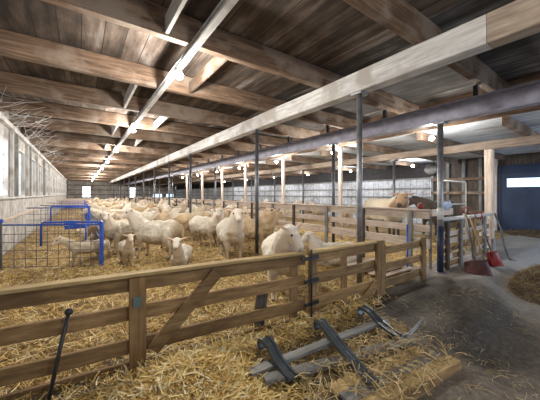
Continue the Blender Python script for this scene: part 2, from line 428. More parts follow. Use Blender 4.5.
o = thing('timber_beam', 'brown timber beam under the lean-to joists, carried by the pale wooden post', 'beam', (XB3, 0, 2.55))
yy = YB
for e in (5.1, 11.6, 18, 26, 36, YF-.02):
    MB().plank((XB3, yy+.004, 2.66), (XB3, e, 2.66), .16, .21, seg=4, jit=.003).build('beam_length', M['tanY'], o); yy = e

def pipe_post(x, y, top, r, name, label, group, mat, base=0.0, plate=True):
    o = thing(name, label, 'post', (x, y, base), group)
    MB().tube([(x, y, base+.0), (x, y, top-.03)], r, 14).build('shaft', mat, o, True)
    if plate:
        MB().box((x-.09, y-.09, top-.03), (x+.09, y+.09, top-.004)).build('head_plate', mat, o)
        MB().box((x-.08, y-.08, base-.02), (x+.08, y+.08, base+.015)).build('base_plate', mat, o)
    return o
B1Y = [2.50, 5.37, 10.1, 13.1, 16.2, 19.4, 22.6, 25.9, 29.2, 32.6, 36, 40]
for k, y in enumerate(B1Y):
    pipe_post(XB1, y, 2.962, .042, 'steel_post', 'grey steel pipe post under the whitewashed beam, %s one counted from the wooden fence' % ORD[k], 'posts under the whitewashed beam', M['galv'] if k == 0 else M['steel'])
B2Y = [2.2, 4.75, 8.55, 12.3, 16.1, 19.9, 23.7, 27.5, 31.5]
for k, y in enumerate(B2Y):
    lab = 'steel pipe post with blue painted foot beside the slatted pen front and shovels' if k == 0 else 'dark steel pipe post under the mauve steel beam, %s one behind the blue footed post' % ORD[k-1]
    o = pipe_post(XB2, y, 2.757, .05 if k == 0 else .043, 'steel_post', lab, 'posts under the steel beam', M['galv'] if k == 0 else M['steel'])
    if k == 0:
        MB().tube([(XB2, y, .02), (XB2, y, .86)], .053, 14).build('blue_wrap', plain('worn blue paint', (.018, .028, .08), .6, .1, 18, .9), o, True)
        MB().tube([(XB2, y, .98), (XB2, y, 1.2)], .053, 14).build('white_band', M['whitepipe'], o, True)
for k, y in enumerate([4.75, 6.95, 9.1, 11.3, 13.6, 16, 19, 22, 26]):
    pipe_post(XB3, y, 2.55, .04, 'steel_post', 'thin dark steel post under the brown lean-to beam, %s one behind the pale wooden post' % ORD[k], 'posts under the lean-to beam', M['steel'])
o = thing('wooden_post', 'thick pale wooden post at the pen corner facing the blue door', 'post', (XB3, 2.27, 0))
MB().plank((XB3, 2.27, -.02), (XB3, 2.27, 2.55), .17, .17, up=(0, 1, 0), seg=5, jit=.004).build('shaft', M['pinkZ'], o)
MB().box((XB3-.1, 2.17, .0), (XB3+.1, 2.18, .35)).build('kick_board', M['greyZ'], o)
LPY = [5.62, 8.55, 11.6, 14.3, 17.4, 20.6]
for k, y in enumerate(LPY):
    o = MB().plank((XS+.065, y, 0), (XS+.065, y, ZL-.025), .11, .11, up=(0, 1, 0), seg=4, jit=.003).build('lamp_post', M['pinkZ'])
    tag(o, 'pale square wooden post under a lit bulb at the lean-to, %s from the alley' % ORD[k], 'post', 'pale posts of the lean-to')

# ------------------------------------------------------------------ lamps
o = thing('lamp_rail', 'long narrow whitewashed rail carrying the row of lit bulbs', 'rail', (1.13, 0, 3.2))
MB().plank((1.13, YB, 3.235), (1.13, YF-.02, 3.235), .085, .06, seg=8, jit=.003).build('board', M['whiteY'], o)
MB().tube([(1.072, YB, 3.245), (1.072, YF-.02, 3.245)], .013, 8).build('conduit', M['galv'], o, True)
def bulb_proto():
    t = thing('bulb_lamp', 'lit bulb', 'lamp')
    MB().lathe((0, 0, 0), [(.045, 0), (.05, -.012), (.035, -.024), (.028, -.036)], 14).build('socket', M['socket'], t, True)
    MB().lathe((0, 0, 0), [(.026, -.036), (.05, -.05), (.062, -.075), (.056, -.10), (.036, -.118), (.008, -.125)], 16).build('bulb', M['bulb'], t, True)
    return t
LP = bulb_proto(); used = [0]
def lamp(x, y, z, lab, group, watt, col=(1, .955, .88), arm=0):
    t = LP if not used[0] else copy_tree(LP)
    used[0] = 1; t.location = (x, y, z); tag(t, lab, 'lamp', group)
    if arm:
        MB().tube([(x, y, z-.004), (x, y, z+.02), (x+arm*.3, y, z+.035), (x+arm, y, z+.035)], .011, 8).build('bracket', M['galv'], t, True)
    l = bpy.data.lights.new('bulb_light', 'POINT'); l.energy = watt; l.color = col; l.shadow_soft_size = .07
    lo = bpy.data.objects.new('bulb_light', l); COL.objects.link(lo); lo.location = (x, y, z-.21)
W1, W2, W3 = 145, 105, 60
for k, y in enumerate((3.82, 7.85, 12.0, 16.2, 20.5, 24.8, 29.2, 34, 40)):
    lamp(1.13, y, 3.2, 'lit bulb under the whitewashed lamp rail over the flock, %s from the wooden fence' % ORD[k], 'bulbs on the lamp rail', W1*(1+.12*k))
lamp(1.13, -.35, 3.2, 'added unseen bulb on the lamp rail above the alley before the wooden fence', 'bulbs on the lamp rail', 75)  # out of view, continues the row; added to brighten the foreground
lamp(XS-.1, 2.85, 2.8, 'lit bulb hung behind the blue footed steel post', 'bulbs along the lean-to', W2*.7)
for k, y in enumerate(LPY):
    lamp(XS-.3, y-.02, 2.8, 'lit bulb at the head of the %s pale wooden post of the lean-to' % ORD[k], 'bulbs along the lean-to', W2, arm=.308)
for k, y in enumerate((6.0, 9.35, 12.7, 16.4, 20.5, 25)):
    lamp(12.0, y, 2.78, 'lit bulb close to the whitewashed side wall, %s one from the blue door' % ORD[k], 'bulbs by the side wall', W3, (.93, .96, 1))

# ------------------------------------------------------------------ straw
def straw_mesh(name, pts, lens, mat, label, cat, base=None, wid=.005, lift=.35, tones=None, parent=None, kind='stuff'):
    n = len(pts); pts = np.asarray(pts, float)
    a = rng.uniform(0, 2*PI, n); pt = rng.normal(0, lift, n); ln = np.asarray(lens)
    d = np.stack([np.cos(a)*np.cos(pt), np.sin(a)*np.cos(pt), np.sin(pt)], 1)
    s = np.stack([-np.sin(a), np.cos(a), np.zeros(n)], 1)
    s = s+np.stack([np.zeros(n), np.zeros(n), rng.uniform(-.9, .9, n)], 1); s /= np.linalg.norm(s, axis=1)[:, None]
    w = (rng.uniform(.6, 1.3, n)*wid)[:, None]/2
    bend = np.stack([np.zeros(n), np.zeros(n), rng.uniform(-.05, .16, n)*ln], 1)+s*(rng.uniform(-.1, .1, n)*ln)[:, None]
    h = (d*ln[:, None]/2)
    v = np.empty((n, 6, 3))
    v[:, 0] = pts-h-s*w; v[:, 1] = pts-h+s*w; v[:, 2] = pts+bend-s*w; v[:, 3] = pts+bend+s*w; v[:, 4] = pts+h-s*w; v[:, 5] = pts+h+s*w
    b = np.arange(n)[:, None]*6
    f = np.concatenate([b+np.array([0, 1, 3, 2]), b+np.array([2, 3, 5, 4])], 0)
    me = bpy.data.meshes.new(name)
    V = v.reshape(-1, 3); nb = 0
    me.vertices.add(len(V)); me.vertices.foreach_set('co', V.ravel())
    me.loops.add(f.size); me.loops.foreach_set('vertex_index', f.ravel().astype(np.int32))
    me.polygons.add(len(f)); me.polygons.foreach_set('loop_start', np.arange(0, f.size, 4, dtype=np.int32))
    me.update()
    tones = np.array(tones if tones is not None else [(.70, .47, .14), (.83, .62, .24), (.92, .80, .50), (.36, .22, .06), (.78, .56, .20), (.22, .13, .035)])
    c = tones[rng.integers(0, len(tones), n)]*rng.uniform(.75, 1.15, (n, 1))
    c = np.clip(np.repeat(c, 6, 0), 0, 1); c = np.concatenate([c, np.ones((len(c), 1))], 1)
    at = me.color_attributes.new('tone', 'FLOAT_COLOR', 'POINT'); at.data.foreach_set('color', c.ravel())
    me.materials.append(mat)
    o = bpy.data.objects.new(name, me); COL.objects.link(o)
    if parent: o.parent = parent
    else: tag(o, label, cat, kind=kind)
    return o
FENCE = [(-1.5, 2.72), (2.10, 2.28), (2.17, 2.27), (3.5, 2.22), (3.58, 2.22), (4.72, 2.2)]
def fence_y(x):
    if x < 2.1: return 2.72+(x+1.5)/3.6*(2.28-2.72)
    return 2.28-(x-2.1)*.03
def bed_z(x, y):
    h = noise.fractal(Vector((x*1.3, y*1.3, 3)), 1, 2, 4)*.03+.012
    if y < 5: h += .02*noise.noise(Vector((x*5, y*5, 1)))
    e = sstep(fence_y(x)-.12, fence_y(x)+.25, y) if x < 4.4 else sstep(2.2, 2.6, y)
    return -.03+(h+.03)*e
bm_ = grid(XL+.06, 5.2, 90, 2.12, 9, 96, bed_z)
k0 = grid(XL+.06, 5.2, 24, 9, YF-.1, 60, lambda x, y: bed_z(x, y))
i = len(bm_.v); bm_.v += k0.v; bm_.f += [tuple(q+i for q in f) for f in k0.f]
i = len(bm_.v); k0 = grid(5.2, XR-.2, 30, 2.3, YF-.1, 70, lambda x, y: bed_z(x, y)-.01); bm_.v += k0.v; bm_.f += [tuple(q+i for q in f) for f in k0.f]
bd = bm_.build('straw_bedding', M['bed'], None, True); tag(bd, 'trodden golden straw bedding covering the pen floor', 'straw', kind='stuff')

pts, ln = [], []
def add(n, fx, fy, zf, lo, hi, dz=.02):
    for _ in range(n):
        x, y = fx(), fy(); pts.append((x, y, zf(x, y)+random.uniform(0, dz))); ln.append(random.uniform(lo, hi))
U = random.uniform
add(26000, lambda: U(-1.3, 4.7), lambda: 2.3+4.2*random.random()**1.3, bed_z, .07, .24, .035)
add(16000, lambda: U(-1.33, 5.1), lambda: U(6, 14), bed_z, .1, .28)
add(5000, lambda: U(-1.25, 5.0), lambda: U(14, 30), bed_z, .2, .4)
add(5000, lambda: U(5.4, 9), lambda: U(2.5, 9), bed_z, .1, .3)
straw_mesh('loose_straw', pts, ln, M['straw'], 'loose golden straw stalks strewn over the pen bedding', 'straw', wid=.0062)

# straw pile spilling through the fence, and straw on the alley side
MOUNDS = [(.62, 1.93, .44, .32, .23), (.62, 1.5, .4, .3, .10), (1.25, 2.12, .4, .12, .07), (2.3, 2.12, .55, .1, .05)]
def pile_z(x, y):
    h = sum(a*math.exp(-((x-cx)/rx)**2-((y-cy)/ry)**2) for cx, cy, rx, ry, a in MOUNDS)
    return ground_z(x, y)-.05+h+noise.fractal(Vector((x*3, y*3, 7)), 1, 2, 3)*.02
pm = grid(-.9, 3.2, 80, .9, 2.75, 40, pile_z)
o = pm.build('straw_pile', M['bed'], None, True); tag(o, 'golden straw pile heaped against the alley side of the wooden fence', 'straw pile', kind='stuff')
pts, ln = [], []
for cx, cy, rx, ry, a in MOUNDS:
    for _ in range(int(11000*(rx*ry/.26)*(.5+a*3))):
        x = random.gauss(cx, rx*.75); y = random.gauss(cy, ry*.75)
        if -1.2 < x < 3.6 and .5 < y < 2.9:
            pts.append((x, y, max(pile_z(x, y), ground_z(x, y))+abs(random.gauss(0, .018))+.004)); ln.append(U(.07, .26))
straw_mesh('straw_stalks', pts, ln, M['straw'], 'long loose straw stalks lying on the straw pile before the wooden fence', 'straw', wid=.008, lift=.36, tones=[(.78, .56, .19), (.86, .66, .27), (.94, .83, .54), (.50, .31, .09), (.82, .60, .22)])
# thin scatter on the concrete
pts, ln = [], []
for _ in range(2600):
    x, y = U(1.5, 6.5), U(.2, 2.15)
    if noise.noise(Vector((x*1.2, y*1.2, 9)))+U(-.25, .45)-.14*(x-2.5) > 0:
        pts.append((x, y, ground_z(x, y)+.008)); ln.append(U(.04, .16))
straw_mesh('scattered_straw', pts, ln, M['straw'], 'thin straw scattered over the dirty alley concrete', 'straw', wid=.0045, lift=.12, tones=[(.42, .32, .17), (.3, .21, .1), (.52, .42, .25), (.2, .14, .07)])
# dung heap in the alley and chaff along the door
def heap(name, label, cx, cy, rx, ry, hgt, n):
    def z(x, y):
        r = ((x-cx)/rx)**2+((y-cy)/ry)**2
        e = max(0, 1-r); b = noise.fractal(Vector((x*2.6, y*2.6, 5)), 1, 2, 4)*.09
        return ground_z(x, y)-.03+(hgt*e*(1+.4*noise.noise(Vector((x*2, y*2, 2))))+b*min(1, e*3))
    mb = MB(); nr, na = 22, 48
    mb.v.append((cx, cy, z(cx, cy)))
    for j in range(1, nr+1):
        for k in range(na):
            x = cx+rx*j/nr*math.cos(2*PI*k/na); y = cy+ry*j/nr*math.sin(2*PI*k/na); mb.v.append((x, y, z(x, y)))
    for k in range(na): mb.f.append((0, 1+k, 1+(k+1) % na))
    for j in range(nr-1):
        for k in range(na):
            a = 1+j*na+k; b = 1+j*na+(k+1) % na; mb.f.append((a, a+na, b+na, b))
    o = mb.build(name, M['dung'], None, True); tag(o, label, 'heap', kind='stuff')
    ps, ls = [], []
    for _ in range(n):
        r, a = math.sqrt(random.random()), U(0, 2*PI); x = cx+rx*r*math.cos(a); y = cy+ry*r*math.sin(a)
        ps.append((x, y, z(x, y)+.01)); ls.append(U(.05, .2))
    straw_mesh('heap_straw', ps, ls, M['straw'], None, None, wid=.006, lift=.3, tones=[(.30, .2, .08), (.42, .3, .13), (.16, .1, .05)], parent=o)
heap('dirt_heap', 'dark heap of dirt and old straw on the alley floor', 6.75, .92, 1.4, .58, .30, 2600)
heap('chaff_heap', 'low strip of old straw along the foot of the blue door', 13.0, 1.6, .75, 2.0, .22, 1200)

# ------------------------------------------------------------------ wooden front fence
def fence_panel(name, label, a, b, posts, grp, cap=True, brace=None, levels=((.70, .12), (.455, .12), (.18, .12), (.0, .1)), m='fenceX', endboard=False, dz=0):
    a = Vector((*a, 0)); b = Vector((*b, 0)); d = (b-a).normalized(); nrm = Vector((d.y, -d.x, 0))   # towards the alley
    t = thing(name, label, 'fence', a, grp)
    for z, h in levels:
        MB().plank(a+Vector((0, 0, z+dz)), b+Vector((0, 0, z+dz)), .032, h, seg=8, jit=.004).build('rail', M[m], t)
    if cap: MB().plank(a+Vector((0, 0, .775)), b+Vector((0, 0, .775)), .10, .028, seg=8, jit=.002).build('cap_board', M['cap'], t)
    for s, w, side, top in posts:
        p = a+d*s+nrm*side*.036
        MB().plank(p+Vector((0, 0, -.12)), p+Vector((0, 0, top)), w, .042, up=nrm, seg=4, jit=.003).build('fence_post', M['fenceZ'], t)
    if brace:
        s0, z0, s1, z1 = brace
        MB().plank(a+d*s0+nrm*.036+Vector((0, 0, z0)), a+d*s1+nrm*.036+Vector((0, 0, z1)), .038, .115, up=(0, 0, 1), seg=3, jit=.002).build('brace', M['fenceX'], t)
    return t, a, d, nrm
fa, A, D, NR = fence_panel('wooden_fence', 'long weathered wooden fence panel with diagonal brace along the straw pen', FENCE[0], FENCE[1],
    [(1.905, .13, 1, .755), (.35, .12, -1, .75), (3.5, .1, -1, .75)], 'wooden panels along the alley', brace=(2.02, .12, 2.58, .70))
MB().box(tuple(A+D*1.87+NR*.06+Vector((0, 0, .52))), tuple(A+D*1.93+NR*.064+Vector((0, 0, .60)))).build('blue_paint_mark', plain('faded blue mark', (.13, .2, .2), .8), fa)
fb, A, D, NR = fence_panel('wooden_gate', 'weathered wooden gate of four rails between iron rod and double end post', FENCE[2], FENCE[3],
    [(1.24, .09, 1, .79), (1.33, .09, 1, .79), (.08, .11, -1, .74), (.62, .09, -1, .74)], 'wooden panels along the alley', brace=(.82, -.02, 1.3, .24))
rod = MB().tube([(2.135, 2.2, -.0), (2.135, 2.2, .82)], .012, 8); rod.build('gate_rod', M['black'], fb, True)
for z in (.72, .46, .2): MB().box((2.05, 2.205, z-.02), (2.26, 2.225, z+.02)).build('hinge', M['black'], fb)
MB().tube([(2.0+.02*math.cos(q*.7), 2.19, .74-.03*math.sin(q*.7)) for q in range(9)], .008, 6).build('chain_ring', M['black'], fb, True)
fc, A, D, NR = fence_panel('wooden_gate', 'short low wooden gate of three rails beyond the double end post', FENCE[4], FENCE[5],
    [(.06, .1, -1, .7), (1.1, .12, 1, .72)], 'wooden panels along the alley', cap=False, levels=((.62, .11), (.38, .11), (.14, .11)))
o = MB().plank((1.55, 2.42, .0), (1.62, 2.40, .5), .14, .03, up=(0, 1, 0)).build('loose_board', M['darkwood']); tag(o, 'dark upright loose board behind the wooden fence near the iron rod', 'board')

# black pole leaning on the fence
o = thing('leaning_pole', 'black iron pole with round knob leaning on the wooden fence', 'pole', (-.17, 2.38, 0))
MB().tube([(-.19, 2.36, -.02), (-.13, 2.44, .30), (-.075, 2.475, .565)], [.013, .014, .014], 10).build('shaft', M['black'], o, True)
MB().lathe((-.073, 2.477, .555), [(.016, 0), (.026, .012), (.028, .028), (.02, .042), (.006, .048)], 12).build('knob', M['black'], o, True)

# ------------------------------------------------------------------ partition fence along the steel beam
y = 2.32; k = 0
while y < 36:
    e = y+2.42
    t = thing('plank_fence', 'pale plank fence section under the steel beam, %s one from the blue footed post' % ORD[k], 'fence', (5.28, y, 0), 'plank fence sections')
    for z, h in ((1.055, .15), (.80, .13), (.52, .17)):
        MB().plank((5.28, y+.01, z), (5.28, e-.01, z), .038, h, seg=5, jit=.004).build('rail', M['pinkY'], t)
    MB().plank((5.29, y+.01, 1.145), (5.29, e-.01, 1.145), .14, .03).build('cap_board', M['pinkY'], t)
    for s in ((y+.1) if k else y+.35, e-1.0):
        MB().plank((5.235, s, -.05), (5.235, s, 1.12), .09, .045, up=(1, 0, 0)).build('fence_post', M['darkwood'] if s == e-1.0 else M['greyZ'], t)
    y = e; k += 1
# pen front between the blue footed post and the pale wooden post
t = thing('slatted_pen_front', 'worn slatted pen front with white pipe rail between steel and wooden posts', 'fence', (5.5, 2.25, 0))
for j, z in enumerate((.08, .22, .37, .52, .67, .82)):
    x = 5.52
    while x < 8.1:
        e = min(8.18, x+U(.5, 1.4))
        if random.random() > .12: MB().plank((x, 2.25+U(-.008, .008), z+U(-.012, .012)), (e-.02, 2.25, z+U(-.015, .015)), .025, U(.075, .11)).build('slat', M['fenceX'] if random.random() < .4 else M['pinkX'], t)
        x = e
for x, m in ((5.72, 'darkwood'), (6.35, 'greyZ'), (7.1, 'fenceZ'), (7.75, 'greyZ')):
    MB().plank((x, 2.205, -.04), (x, 2.205, .93), .1, .045, up=(0, 1, 0)).build('upright', M[m], t)
MB().tube([(5.48, 2.24, .965), (8.2, 2.22, .955)], .038, 12).build('pipe_rail', M['whitepipe'], t, True)
o = MB().plank((5.55, 2.42, 1.08), (6.5, 2.42, 1.08), .035, .13).build('top_board', M['pinkX'])
o.name = 'feed_board'; tag(o, 'pale board along the pen front above the white pipe rail', 'board')
for x in (5.6, 6.45): MB().plank((x, 2.46, -.03), (x, 2.46, 1.12), .06, .035, up=(0, 1, 0)).build('support', M['greyZ'], o)
# bag on the rail
mb = MB(); o = thing('plastic_bag', 'crumpled blue and white plastic bag on the pen front rail', 'bag', (6.0, 2.33, 1.0))
bm = bmesh.new(); bmesh.ops.create_icosphere(bm, subdivisions=3, radius=1)
for v in bm.verts:
    r = 1+.5*noise.noise(v.co*2.2); v.co = Vector((v.co.x*.17*r+6.03, v.co.y*.055*r+2.335, v.co.z*.07*r+1.19 if False else v.co.z*.075*r+1.21))
mb.v = [tuple(v.co) for v in bm.verts]; mb.f = [tuple(v.index for v in f.verts) for f in bm.faces]; bm.free()
mb.build('sheet', M['bag'], o, True)
MB().tube([(6.12, 2.335, 1.25), (6.15, 2.335, 1.31), (6.2, 2.335, 1.27)], .008, 6).build('bag_handle', M['bag'], o, True)
o = MB().lathe((5.33, 2.52, 1.162), [(.02, 0), (.05, .02), (.055, .07), (.04, .11), (.012, .12)], 14).build('red_float', M['red'], None, True)
tag(o, 'small red plastic float on the plank fence beside the steel post', 'float')
# thin blue gate rod in the pen behind
o = thing('blue_rod', 'thin blue steel rod standing behind the low gate by the plank fence', 'rod', (5.12, 2.66, 0))
MB().tube([(5.12, 2.66, -.02), (5.12, 2.66, .86)], .016, 10).build('shaft', M['blue'], o, True)
MB().box((5.07, 2.61, -.02), (5.17, 2.71, .02)).build('foot_plate', M['blue'], o)
# pallet lying behind the low gate
t = thing('slatted_pallet', 'slatted wooden pallet lying on the straw behind the low gate', 'pallet', (4.3, 2.85, 0))
for j in range(5): MB().plank((3.95, 2.5+j*.17, .1+.01*j), (4.95, 2.5+j*.17, .1+.01*j), .022, .1, up=(0, 1, 0)).build('slat', M['pinkX'], t)
for x in (4.05, 4.45, 4.85): MB().plank((x, 2.46, .04), (x, 3.24, .06), .04, .08).build('stringer', M['fenceY'], t)

# shovels, handles and a bent fork leaning on the pen front
def shovel(label, tip, grip, ang, hw=.15, bl=.32):
    tip = Vector(tip); grip = Vector(grip); ax = (grip-tip).normalized()
    t = thing('snow_shovel', label, 'shovel', (tip.x, tip.y, 0), 'red shovels')
    si = ax.cross(Vector((.958, .287, 0))).normalized(); fr = si.cross(ax).normalized()
    mb = MB(); nx, nz = 8, 8
    for off in (0, .008):
        for j in range(nz+1):
            for k in range(nx+1):
                u = (k/nx-.5)*2; w = j/nz
                p = tip+si*(u*hw*(1-.12*w))+ax*(w*bl)+fr*((.075*u*u-.05*(w-.5)**2*2)+off)
                mb.v.append(tuple(p))
    q = (nx+1)*(nz+1)
    for j in range(nz):
        for k in range(nx):
            a = j*(nx+1)+k; mb.f += [(a, a+1, a+nx+2, a+nx+1), (q+a, q+a+nx+1, q+a+nx+2, q+a+1)]
    for k in range(nx): mb.f += [(k, q+k, q+k+1, k+1), (nz*(nx+1)+k, nz*(nx+1)+k+1, q+nz*(nx+1)+k+1, q+nz*(nx+1)+k)]
    for j in range(nz): mb.f += [(j*(nx+1), (j+1)*(nx+1), q+(j+1)*(nx+1), q+j*(nx+1)), (j*(nx+1)+nx, q+j*(nx+1)+nx, q+(j+1)*(nx+1)+nx, (j+1)*(nx+1)+nx)]
    mb.build('blade', M['darkred'] if ang else M['red'], t, True)
    MB().tube([tip+ax*.22, tip+ax*.4, grip-ax*.12], .017, 10).build('shaft', M['steel'], t, True)
    g = grip
    MB().tube([g-ax*.12, g-ax*.07+si*.055, g+si*.06, g-si*.06, g-ax*.07-si*.055, g-ax*.12], .014, 8).build('grip', M['red'], t, True)
    return t
shovel('muddy wide shovel with dark red blade and red grip, nearer the blue footed post', (5.72, 1.72, .01), (6.25, 2.11, 1.17), 1, .20, .27)
shovel('bright red shovel leaning beside the pale wooden post', (6.72, 1.72, .01), (6.95, 2.10, 1.03), 0, .115, .3)
for lab, p0, p1 in (('wooden tool handle leaning at the pen front between the two shovels', (6.08, 1.86, 0), (6.35, 2.15, 1.08)),
                    ('slim wooden tool handle leaning close behind the bright red shovel', (6.72, 1.9, 0), (6.62, 2.15, 1.0))):
    p0 = Vector(p0); p1 = Vector(p1); t = thing('broom', lab, 'broom', (p0.x, p0.y, 0), 'leaning handles'); ax = (p1-p0).normalized()
    MB().tube([p0+ax*.1, p1], .014, 10).build('handle', M['handle'], t, True)
    MB().plank(p0+Vector((-.12, 0, .085)), p0+Vector((.12, 0, .085)), .05, .035).build('brush_block', M['darkwood'], t)
    MB().plank(p0+Vector((-.115, 0, .04)), p0+Vector((.115, 0, .04)), .04, .075).build('bristles', M['black'], t)
o = thing('bent_bar', 'bent black iron bar leaning on the pale wooden post', 'bar', (8.0, 1.6, 0))
b0 = Vector((7.7, 1.75, .0)); MB().tube([b0+Vector((0, 0, .02)), b0+Vector((.12, .06, .07)), b0+Vector((.27, .16, .28)), (8.05, 1.98, .62), (8.2, 2.14, .98)], [.016, .02, .022, .022, .02], 8).build('bar', M['steel'], o, True)
MB().tube([b0+Vector((0, 0, .012)), b0+Vector((-.06, -.14, .014))], [.012, .004], 8).build('pointed_tip', M['steel'], o, True)

# ------------------------------------------------------------------ foreground: grey frame with three black arms, pallet
def frame_thing():
    t = thing('bench_frame', 'grey slatted frame with three black curved arms lying in the straw', 'frame', (2.0, 1.65, 0))
    for (p0, p1, w) in (((1.05, 1.755, .085), (2.66, 1.62, .10), .085), ((1.1, 1.625, .085), (2.62, 1.225, .095), .10)):
        MB().plank(p0, p1, w, .032, seg=6, jit=.003).build('rail', M['greyX'], t)
    arms = [((1.27, 1.90), (1.27, 1.50), .19), ((1.90, 1.86), (1.70, 1.12), .19), ((2.50, 1.80), (2.46, 1.36), .19)]
    for k, (b, f, hh) in enumerate(arms):
        b = Vector((*b, 0)); f = Vector((*f, 0)); d = (f-b); ln = d.length; d.normalize(); si = Vector((-d.y, d.x, 0))
        path = [(-.0, hh-.075), (-.02, hh-.035), (-.005, hh), (.05, hh+.012), (.12, hh-.005), (ln*.55, .12), (ln*.85, .085), (ln, .08)]
        mb = MB(); w = .045
        for s, z in path:
            w_ = w
            c = b+d*s+Vector((0, 0, z+.02))
            for a, q in ((-w_, -.012), (w_, -.012), (w_, .018), (w_*.55, .018), (w_*.5, .004), (-w_*.5, .004), (-w_*.55, .018), (-w_, .018)):
                mb.v.append(tuple(c+si*a+Vector((0, 0, q))))
        for r in range(len(path)-1):
            for j in range(8):
                mb.f.append((r*8+j, r*8+(j+1) % 8, r*8+8+(j+1) % 8, r*8+8+j))
        n = (len(path)-1)*8; mb.f += [tuple(range(7, -1, -1)), tuple(n+j for j in range(8))]
        arm = mb.build('arm', M['arm'], t)
        if k == 2:
            e = b+d*(ln-.02)+Vector((0, 0, .065))
            MB().tube([e, e+Vector((.12, -.03, .0)), e+Vector((.30, -.02, .02)), e+Vector((.52, .0, .06))], [.03, .026, .016, .011], 8).build('rod', M['galv'], arm, True)
    return t
frame_thing()
t = thing('wooden_pallet', 'low wooden pallet half buried in straw at the alley edge', 'pallet', (2.2, 1.15, 0))
for j, yy in enumerate((1.0, 1.11, 1.22)):
    MB().plank((1.45, yy+.07, .062), (2.55-.05*j, yy-.06, .07), .022, .11, up=(0, 1, 0), seg=4, jit=.002).build('deck_board', M['cap'] if j % 2 == 0 else M['greyX'], t)
for s, (x, yy) in enumerate(((1.55, 1.0), (2.05, .97), (2.48, .94))):
    MB().plank((x, yy, .015), (x, yy+.26, .015), .045, .075).build('stringer', M['fenceY'], t)
MB().plank((1.45, 1.0, .03), (2.57, .895, .035), .022, .09).build('edge_board', M['fenceX'], t)
pts, ln = [], []
for _ in range(1100):
    x, yy = random.gauss(2.0, .42), random.gauss(1.25, .26)
    if .9 < yy < 1.9 and 1.2 < x < 2.75: pts.append((x, yy, (.10 if yy < 1.55 else .03)+abs(random.gauss(0, .012)))); ln.append(U(.05, .18))
for _ in range(2600):
    pts.append((U(1.0, 2.9), U(1.4, 2.2), .012+abs(random.gauss(0, .014)))); ln.append(U(.06, .2))
straw_mesh('strewn_straw', pts, ln, M['straw'], 'straw strewn over the pallet and the grey frame', 'straw', wid=.006, lift=.25, tones=[(.52, .38, .17), (.36, .24, .09), (.64, .50, .26), (.2, .13, .05)])

# ------------------------------------------------------------------ blue wire pens along the left wall
def wire_panel(label, a, b, h, grp, gate=True, sp=.2, post_b=True):
    a = Vector((*a, 0)); b = Vector((*b, 0)); d = (b-a); ln = d.length; d.normalize()
    t = thing('wire_panel', label, 'pen panel', a, grp)
    mb = MB(); n = max(2, round(ln/sp))
    for k in range(1, n): q = a+d*ln*k/n; mb.tube([q+Vector((0, 0, .03)), q+Vector((0, 0, h-.02))], .006, 5)
    for z in [.06+j*(h-.08)/5 for j in range(5)]: mb.tube([a+Vector((0, 0, z)), b+Vector((0, 0, z))], .006, 5)
    mb.build('wire_mesh', M['wire'], t)
    MB().tube([a+Vector((0, 0, h)), b+Vector((0, 0, h))], .016 if post_b else .008, 8).build('top_rail', M['blue'] if post_b else M['wire'], t, True)
    if post_b: MB().plank(b, b+Vector((0, 0, h+.06)), .055, .06, up=d).build('end_post', M['blue'], t)
    if gate:
        q = a+d*ln*.38
        MB().tube([q+Vector((0, 0, .45)), q+Vector((0, 0, h+.01)), q+d*.05+Vector((0, 0, h+.045)), b-d*.06+Vector((0, 0, h+.045)), b-d*.03+Vector((0, 0, h))], .02, 8).build('gate_bar', M['blue'], t, True)
        q = a+d*ln*.62
        l = MB().plank(q+Vector((0, 0, h+.035)), q+d*.2+Vector((0, 0, h+.035)), .05, .075).build('latch', M['blue'], t)
        MB().tube([q-d*.05+Vector((0, 0, h+.05)), q+d*.26+Vector((0, 0, h+.06))], .012, 8).build('latch_bolt', M['blue'], l, True)
    return t
wire_panel('blue framed wire mesh pen gate with latch, closest to the wooden fence', (-1.21, 7.06), (.33, 6.17), .86, 'blue wire pens')
for k, yy in enumerate((10.9, 14.4, 18.5, 23.5)):
    wire_panel('blue wire mesh pen divider along the limewashed wall, %s one behind the latched gate' % ORD[k], (-1.42, yy+.6), (.22, yy-.3), .95 if k else 1.0, 'blue wire pens', gate=k == 0)
    wire_panel('long blue wire mesh pen side facing the flock, %s one behind the latched gate' % ORD[k], (.33 if k == 0 else .26, (6.25, 10.75, 14.2, 18.3)[k]), (.24, yy-.5), .88, 'blue wire pens', gate=False, sp=.3, post_b=False)
o = thing('iron_stake', 'dark iron stake at the wall end of the latched wire gate', 'stake', (-1.25, 7.09, 0))
MB().plank((-1.25, 7.09, -.02), (-1.25, 7.09, .95), .07, .05, up=(1, 0, 0)).build('shaft', M['steel'], o)
MB().box((-1.29, 7.05, .9), (-1.21, 7.13, .97)).build('cap', M['blue'], o)
br = gp(78, 262); o = thing('blue_bracket', 'thick blue hay rack bracket hooked inside the first wire pen', 'bracket', (-.05, 8.0, 0))
MB().plank((-.32, 8.3, .62), (.1, 8.05, .66), .05, .1).build('plate', M['blue'], o)
MB().tube([(.1, 8.05, -.02), (.1, 8.05, .66)], .02, 8).build('stem', M['blue'], o, True)
o = thing('wooden_trough', 'long wooden trough box at the far end of the pens', 'trough', (-.7, 33, 0))
MB().box((-1.4, 32.0, .25), (1.0, 32.06, 1.0)).build('front_board', M['pinkX'], o); MB().box((-1.4, 33.0, .25), (1.0, 33.06, 1.0)).build('back_board', M['pinkX'], o)
MB().box((-1.4, 32.06, .25), (1.0, 33.0, .32)).build('bottom_board', M['pinkX'], o)
for x, yy in ((-1.3, 32.1), (.9, 32.1), (-1.3, 32.9), (.9, 32.9)): MB().box((x-.05, yy-.04, -.02), (x+.05, yy+.04, .25)).build('leg', M['greyZ'], o)
